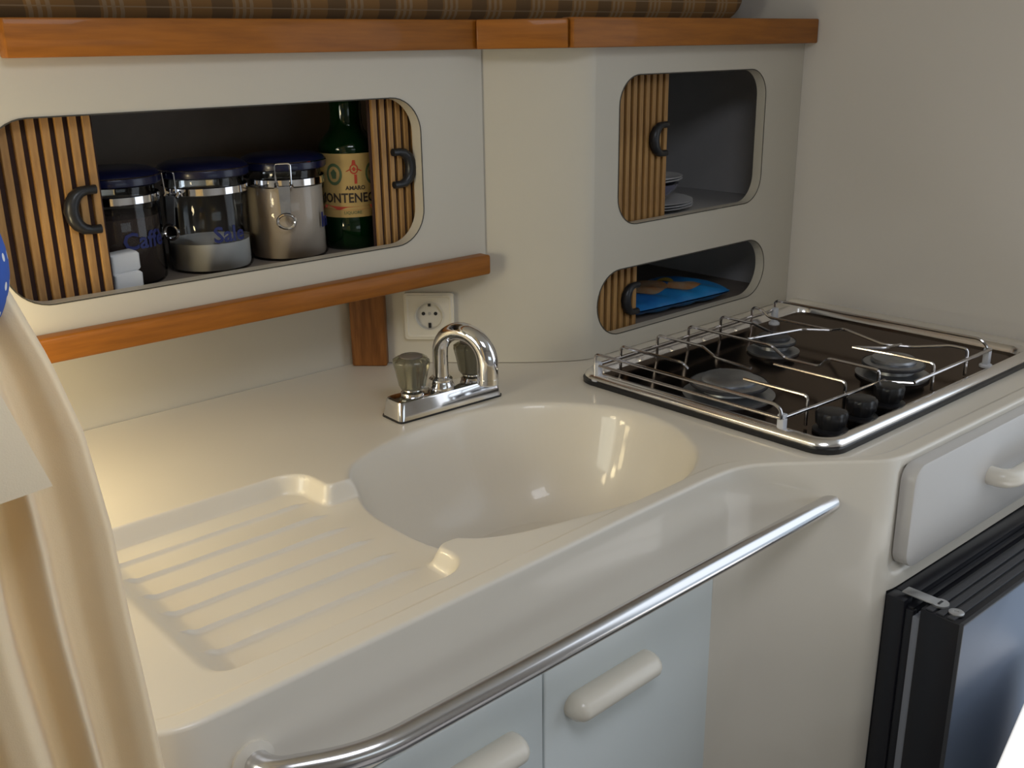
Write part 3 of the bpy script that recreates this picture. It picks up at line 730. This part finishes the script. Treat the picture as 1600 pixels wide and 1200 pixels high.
# ------------------------------------------------------------------ jars and bottle in the left cabinet
SZ = 1.105
def camang(x, y): return math.atan2(-y, -x)
def on_cyl(cx, cy, r, a0, z0):
    def f(u, v, wq):
        a = a0 + u / r; rr = r + wq
        return (cx + rr * math.cos(a), cy + rr * math.sin(a), z0 + v)
    return f
def jar(cx, cy, label, fill_mat, fill_h, txt, txt_a, txt_z, clasp_a, r=.0572):
    t = thing('storage_jar', label, 'jar', (cx, cy, SZ), 'glass storage jars in the left wall cabinet')
    c = (cx, cy, SZ)
    g = obj('glass_body', lathe([(0, 0.0), (r - .004, 0.0), (r, .005), (r, .108), (r - .004, .116), (r - .004, .127), (r - .008, .127)], c, 48, close=False), 'jar_glass', t)
    obj('contents', lathe([(0, .003), (r - .005, .003), (r - .0032, .008), (r - .0032, fill_h), (r * .5, fill_h + .003), (0, fill_h + .002)], c, 40), fill_mat, t)
    obj('metal_band', lathe([(r + .0005, .106), (r + .0018, .107), (r + .0018, .116), (r + .0005, .117)], c, 48, close=False), 'chrome', t)
    ld = obj('lid', lathe([(0, .128), (r + .001, .128), (r + .0045, .130), (r + .0050, .1375), (r + .0035, .141), (r + .001, .1445), (r - .008, .1485), (r * .5, .1500), (0, .1500)], c, 48), 'jar_lid', t)
    obj('lid_wire', lathe([(r + .0046, .1385), (r + .0062, .1395), (r + .0046, .1405)], c, 48, close=False), 'chrome', ld)
    a = camang(cx, cy) + clasp_a
    F = on_cyl(cx, cy, r, a, SZ)
    cl = obj('clasp', merge(tube([F(-.0095, .108, .006), F(-.0095, .140, .0085), F(.0095, .140, .0085), F(.0095, .108, .006)], .0013, 8, .004), tube([F(-.010, .112, .003), F(-.0095, .106, .008)], .0028, 8), tube([F(.010, .112, .003), F(.0095, .106, .008)], .0028, 8)), 'chrome', t)
    obj('lever', prism([(-.0055, .068), (.0055, .068), (.0070, .108), (-.0070, .108)], .0015, lambda u, v, q: F(u, v, .012 - .08 * (v - .068) - q)), 'burner_alu', cl)
    rg = []
    for k in range(17):
        b = 2 * math.pi * k / 16; rg.append(F(.0100 * math.cos(b), .060 + .0100 * math.sin(b), .0135))
    obj('lever_ring', tube(rg, .0022, 8, caps=False), 'chrome', cl)
    obj('lettering', text_geo(txt, .030, .0002, on_cyl(cx, cy, r + .0006, camang(cx, cy) + txt_a, SZ + txt_z), bold=.0007), 'print_blue', t)
jar(.5195, 1.352, 'glass clip-top jar of dark coffee nearest the sliding door', 'coffee', .088, 'Caffè', .62, .050, -2.2)
jar(.6475, 1.350, 'clip-top glass jar marked Sale, part filled with white salt', 'salt', .040, 'Sale', .50, .043, -.78)
jar(.7715, 1.347, 'clip-top glass jar filled high with pale sugar beside the bottle', 'sugar', .104, 'In', 1.18, .044, -.02)

def bottle(cx, cy):
    t = thing('liqueur_bottle', 'dark green liqueur bottle with ornate cream label beside the right sliding door', 'bottle', (cx, cy, SZ))
    c = (cx, cy, SZ); r = .0450
    obj('glass', lathe([(0, .0), (r - .006, .0), (r, .006), (r, .046), (r - .0012, .048), (r - .0012, .146), (r - .0005, .148), (.0425, .157), (.0350, .167), (.0270, .1755), (.0240, .185), (.0235, .200), (.0240, .218), (.0215, .232), (.0160, .246), (.0150, .258), (0, .258)], c, 44), 'bottle_green', t, angle=50)
    obj('drink', lathe([(0, .004), (r - .004, .004), (r - .0035, .147), (.0300, .164), (0, .164)], c, 36), 'bottle_dark', t)
    obj('cap', lathe([(.0165, .246), (.0170, .249), (.0170, .270), (.0155, .272), (0, .272)], c, 28), 'print_red', t)
    ca = camang(cx, cy)
    Vl = []; Fl = []; n = 40
    for i in range(n + 1):
        a = ca + (i / n - .5) * 3.6
        for z in (.050, .144): Vl.append((cx + (r - .0002) * math.cos(a), cy + (r - .0002) * math.sin(a), SZ + z))
    for i in range(n): Fl.append([2 * i, 2 * i + 2, 2 * i + 3, 2 * i + 1])
    lb = obj('label', (Vl, Fl), 'paper_label', t)
    lf = lambda a, z: on_cyl(cx, cy, r + .0003, ca + a, SZ + z)
    obj('lettering', text_geo('MONTENEGRO', .0195, .0001, lf(.10, .0725), bold=.0004, sx=.88), 'print_black', lb)
    obj('lettering', text_geo('AMARO', .0085, .0001, lf(.18, .0910), bold=.0002), 'print_black', lb)
    obj('red_ribbon', prism([(-.052 + .104 * k / 30, .064 - .003 * math.sin(math.pi * k / 30)) for k in range(31)] + [(.052 - .104 * k / 30, .0690 - .003 * math.sin(math.pi * k / 30)) for k in range(31)], .0002, on_cyl(cx, cy, r + .0003, ca, SZ)), 'print_red', lb)
    obj('small_print', text_geo('LIQUORE', .0065, .0001, lf(.05, .0550)), 'print_green', lb)
    for (u0, v0, ru, rv, m) in ((-.024, .1140, .013, .016, 'print_green'), (.036, .1140, .011, .016, 'print_green'), (.007, .1215, .0065, .0075, 'print_red')):
        e = [(u0 + ru * math.cos(2 * math.pi * k / 24), v0 + rv * math.sin(2 * math.pi * k / 24)) for k in range(24)]
        i_ = [(u0 + ru * .72 * math.cos(2 * math.pi * k / 24), v0 + rv * .72 * math.sin(2 * math.pi * k / 24)) for k in range(24)]
        F = on_cyl(cx, cy, r + .0005, ca, SZ)
        obj('medallion', rings([[F(u, v, 0) for u, v in e], [F(u, v, 0) for u, v in i_]]), m, lb)
        obj('medallion', prism([(u0 + ru * .45 * math.cos(2 * math.pi * k / 5 + 1.57) * (1 if k % 2 else .8), v0 + rv * .5 * math.sin(2 * math.pi * k / 5 + 1.57)) for k in range(5)], .0002, F), m, lb)
    obj('crest', merge(prism([(-.002 + .009, .100), (.002 + .009, .100), (.002 + .009, .1135), (-.002 + .009, .1135)], .0002, on_cyl(cx, cy, r + .0003, ca, SZ)), prism([(-.006, .118), (.020, .118), (.014, .1215), (.0, .1215)], .0002, on_cyl(cx, cy, r + .0003, ca, SZ)), prism([(.004, .128), (.010, .128), (.009, .1345), (.005, .1345)], .0002, on_cyl(cx, cy, r + .0003, ca, SZ))), 'print_red', lb)
bottle(.8790, 1.338)

def napkins():
    cx, cy = .4960, 1.284
    z = SZ
    for i, (h, dx) in enumerate(((.027, 0), (.026, -.0015))):
        bm = bmesh.new(); g = box(cx - .020 + dx, cx + .0165 + dx, cy - .014, cy + .008, z, z + h, .0035, 3)
        V = [(p[0] + .0018 * math.sin(p[2] * 420 + i * 2), p[1] + .001 * math.sin(p[2] * 500), p[2] + .0010 * math.sin(p[0] * 300)) for p in g[0]]
        V = [(p[0], p[1], max(SZ, p[2])) for p in V]; bm.free()
        o = obj('paper_packet', (V, g[1]), 'napkin')
        tag(o, ('lower' if i == 0 else 'upper') + ' white folded paper packet in front of the coffee jar', 'packet', 'folded white packets')
        z += h - .0008
napkins()

# ------------------------------------------------------------------ plates and packet in the right cabinet
def plate_geo(r): return lathe([(0, 0), (r * .55, 0), (r * .6, .001), (r * .98, .0075), (r, .0090), (r * .97, .0092), (r * .6, .0035), (0, .003)], (0, 0, 0), 44)
RZ = 1.1050
pz = RZ
names = ['bottom', 'second', 'third']
p0 = None
for i in range(3):
    o = obj('dinner_plate', move(plate_geo(.096), (1.462, 1.255, pz)), 'china'); pz += .0048
    tag(o, names[i] + ' plate from below in the stack of large white plates', 'plate', 'large plates in the corner cabinet')
pz += .0045
bw = obj('bowl', lathe([(0, 0), (.035, 0), (.038, .002), (.060, .022), (.064, .030), (.061, .030), (.036, .005), (0, .004)], (1.455, 1.243, pz), 40), 'china_dark')
tag(bw, 'dark bowl between the large and the small plates', 'bowl')
pz += .0303
for i in range(2):
    o = obj('side_plate', move(plate_geo(.068), (1.455, 1.240, pz)), 'china'); pz += .0050
    tag(o, ('lower' if i == 0 else 'upper') + ' of the two small white plates on the dark bowl', 'plate', 'small plates in the corner cabinet')

def packet():
    nu, nv = 34, 20; V = []; Fc = []
    L, W, Hh = .262, .150, .030
    z0 = .9246
    def P(u, v, s):
        e = max(0, 1 - abs(2 * u - 1) ** 6) ** .5; g = max(0, 1 - abs(2 * v - 1) ** 3.5) ** .5
        h = Hh / 2 * e * g + .0012
        wr = .0030 * math.sin(u * 25 + v * 9) * e * g
        x = (u - .5) * L; y = (v - .5) * W * (1 - .08 * (1 - e))
        return (x, y, z0 + Hh / 2 + .006 + s * (h + wr) * (1 if s > 0 else .9))
    for s in (1, -1):
        b = len(V)
        for i in range(nu + 1):
            for j in range(nv + 1): V.append(P(i / nu, j / nv, s))
        for i in range(nu):
            for j in range(nv):
                q = [b + i * (nv + 1) + j, b + (i + 1) * (nv + 1) + j, b + (i + 1) * (nv + 1) + j + 1, b + i * (nv + 1) + j + 1]; Fc.append(q if s > 0 else q[::-1])
    t = thing('snack_packet', 'blue foil snack packet lying in the lower right opening', 'packet', (1.52, 1.235, z0))
    zmin = min(p[2] for p in V); V = [(p[0], p[1], p[2] - zmin + z0 + .0003) for p in V]
    pv = (1.478, 1.224); rz = math.radians(-4)
    obj('foil', move((V, Fc), (*pv, 0), rz=rz), 'packet_blue', t)
    def patch(u0, u1, v0, v1, m, nm):
        Vp = []; Fp = []; n = 10
        for i in range(n + 1):
            for j in range(n + 1):
                u = u0 + (u1 - u0) * i / n; v = v0 + (v1 - v0) * j / n
                if (u0, v0) != (0, 0):
                    du = (i / n - .5) * 2; dv = (j / n - .5) * 2
                    u = (u0 + u1) / 2 + (u1 - u0) / 2 * du * math.sqrt(1 - dv * dv / 2.2); v = (v0 + v1) / 2 + (v1 - v0) / 2 * dv * math.sqrt(1 - du * du / 2.2)
                p = P(u, v, 1); Vp.append((p[0], p[1], p[2] - zmin + z0 + .0012))
        for i in range(n):
            for j in range(n): Fp.append([i * (n + 1) + j, (i + 1) * (n + 1) + j, (i + 1) * (n + 1) + j + 1, i * (n + 1) + j + 1])
        obj(nm, move((Vp, Fp), (*pv, 0), rz=rz), m, t)
    patch(.16, .60, .26, .90, 'packet_print', 'printed_picture')
    patch(.56, .84, .16, .52, 'packet_print', 'printed_picture')
    patch(.62, .76, .58, .80, 'packet_yellow', 'printed_badge')
packet()

# ------------------------------------------------------------------ curtain
cu = thing('curtain', 'cream curtain gathered in long folds at the left edge', 'curtain', (.05, .62, 0))
ez = [0.02, .60, .906, .973, 1.051, 1.113, 1.178, 1.223, 1.268, 1.30, 1.34, 1.45, 1.7, 1.95]
ex = [.252, .238, .2205, .2165, .211, .208, .200, .188, .172, .158, .150, .135, .120, .115]
def fold_profile():
    kd = [0, .004, .011, .022, .034, .045, .0505, .055, .060, .070, .076, .083, .096, .104, .113, .125]
    ky = [.014, -.004, -.012, -.008, .005, .007, -.011, -.012, .013, .015, -.009, -.013, -.008, .010, .012, -.010]
    d = np.arange(0, .60, .0005)
    y = np.where(d < .125, np.interp(d, kd, ky), -.010 * np.cos((d - .125) / .028 * 2 * math.pi) + .005 * np.sin((d - .125) / .011))
    k = np.exp(-.5 * (np.arange(-12, 13) / 4.0) ** 2); k /= k.sum()
    return d, np.convolve(np.pad(y, 12, mode='edge'), k, 'valid')
PD, PY = fold_profile()
def curtain_geo():
    nz = 150; nu = 420; V = []; Fc = []
    for i in range(nz + 1):
        z = .02 + 1.93 * i / nz
        xr = float(np.interp(z, ez, ex))
        tie = math.exp(-((z - 1.29) / .13) ** 2)
        sc = 1.0 - .42 * tie + .25 * max(0, (.95 - z))
        amp = 1.0 - .45 * tie
        d = np.linspace(0, .42, nu + 1)
        sh = .004 * np.sin(z * 7 + d * 30) * np.clip(d / .03, 0, 1)
        y = .612 + 1.35 * amp * np.interp(np.clip(d + sh, 0, .59), PD, PY)
        x = xr - d * sc
        V += list(zip(x.tolist(), y.tolist(), [z] * (nu + 1)))
    for i in range(nz):
        for j in range(nu): Fc.append([i * (nu + 1) + j + 1, i * (nu + 1) + j, (i + 1) * (nu + 1) + j, (i + 1) * (nu + 1) + j + 1])
    return V, Fc
co = obj('cloth', curtain_geo(), 'curtain', cu, angle=180)
def flap_geo():
    V = []; Fc = []; n = 16; m = 20
    for i in range(n + 1):
        t = i / n                       # top to bottom
        z = 1.262 - (1.262 - 1.166) * t
        xr = .138 + (.1625 - .138) * t ** 1.1
        for j in range(m + 1):
            u = j / m
            x = -.06 + (xr + .06) * u
            y = .5755 + .010 * (1 - u) * math.sin(u * 5) - .006 * t + .013 * u ** 8 * (1 - t) + .012 * (1 - t) ** 2
            zz = z - .004 * math.sin(math.pi * u) * t
            V.append((x, y, zz))
    b = len(V)
    for j in range(m + 1):              # turned-under hem
        x, y, z = V[n * (m + 1) + j]; V.append((x - .004 * j / m, y + .012, z - .010 * (1 - (j / m) ** 3)))
    for i in range(n + 1):
        for j in range(m): Fc.append([i * (m + 1) + j, (i + 1) * (m + 1) + j, (i + 1) * (m + 1) + j + 1, i * (m + 1) + j + 1])
    return V, Fc
fo = obj('folded_flap', flap_geo(), 'curtain', cu, angle=60)
def tie_geo():
    V = []; Fc = []; UV = []; s = 72; n = 10
    for i in range(n + 1):
        v = i / n - .5; e = math.sqrt(max(0, 1 - (v * 1.7) ** 2))
        for k in range(s + 1):
            a = 2 * math.pi * k / s
            V.append((.050 + (.090 + .031 * e) * math.cos(a), .612 + (.034 + .008 * e) * math.sin(a), 1.289 + .074 * v))
            UV.append((a * .10 / .016, (v + .5) * 4.6))
    for i in range(n):
        for k in range(s): Fc.append([i * (s + 1) + k, i * (s + 1) + k + 1, (i + 1) * (s + 1) + k + 1, (i + 1) * (s + 1) + k])
    return V, Fc, UV
V, Fc, UV = tie_geo()
tb = obj('tieback', (V, Fc), 'dotted_cloth', cu); set_uv(tb, UV)
tb['label'] = 'blue tieback with white dots'
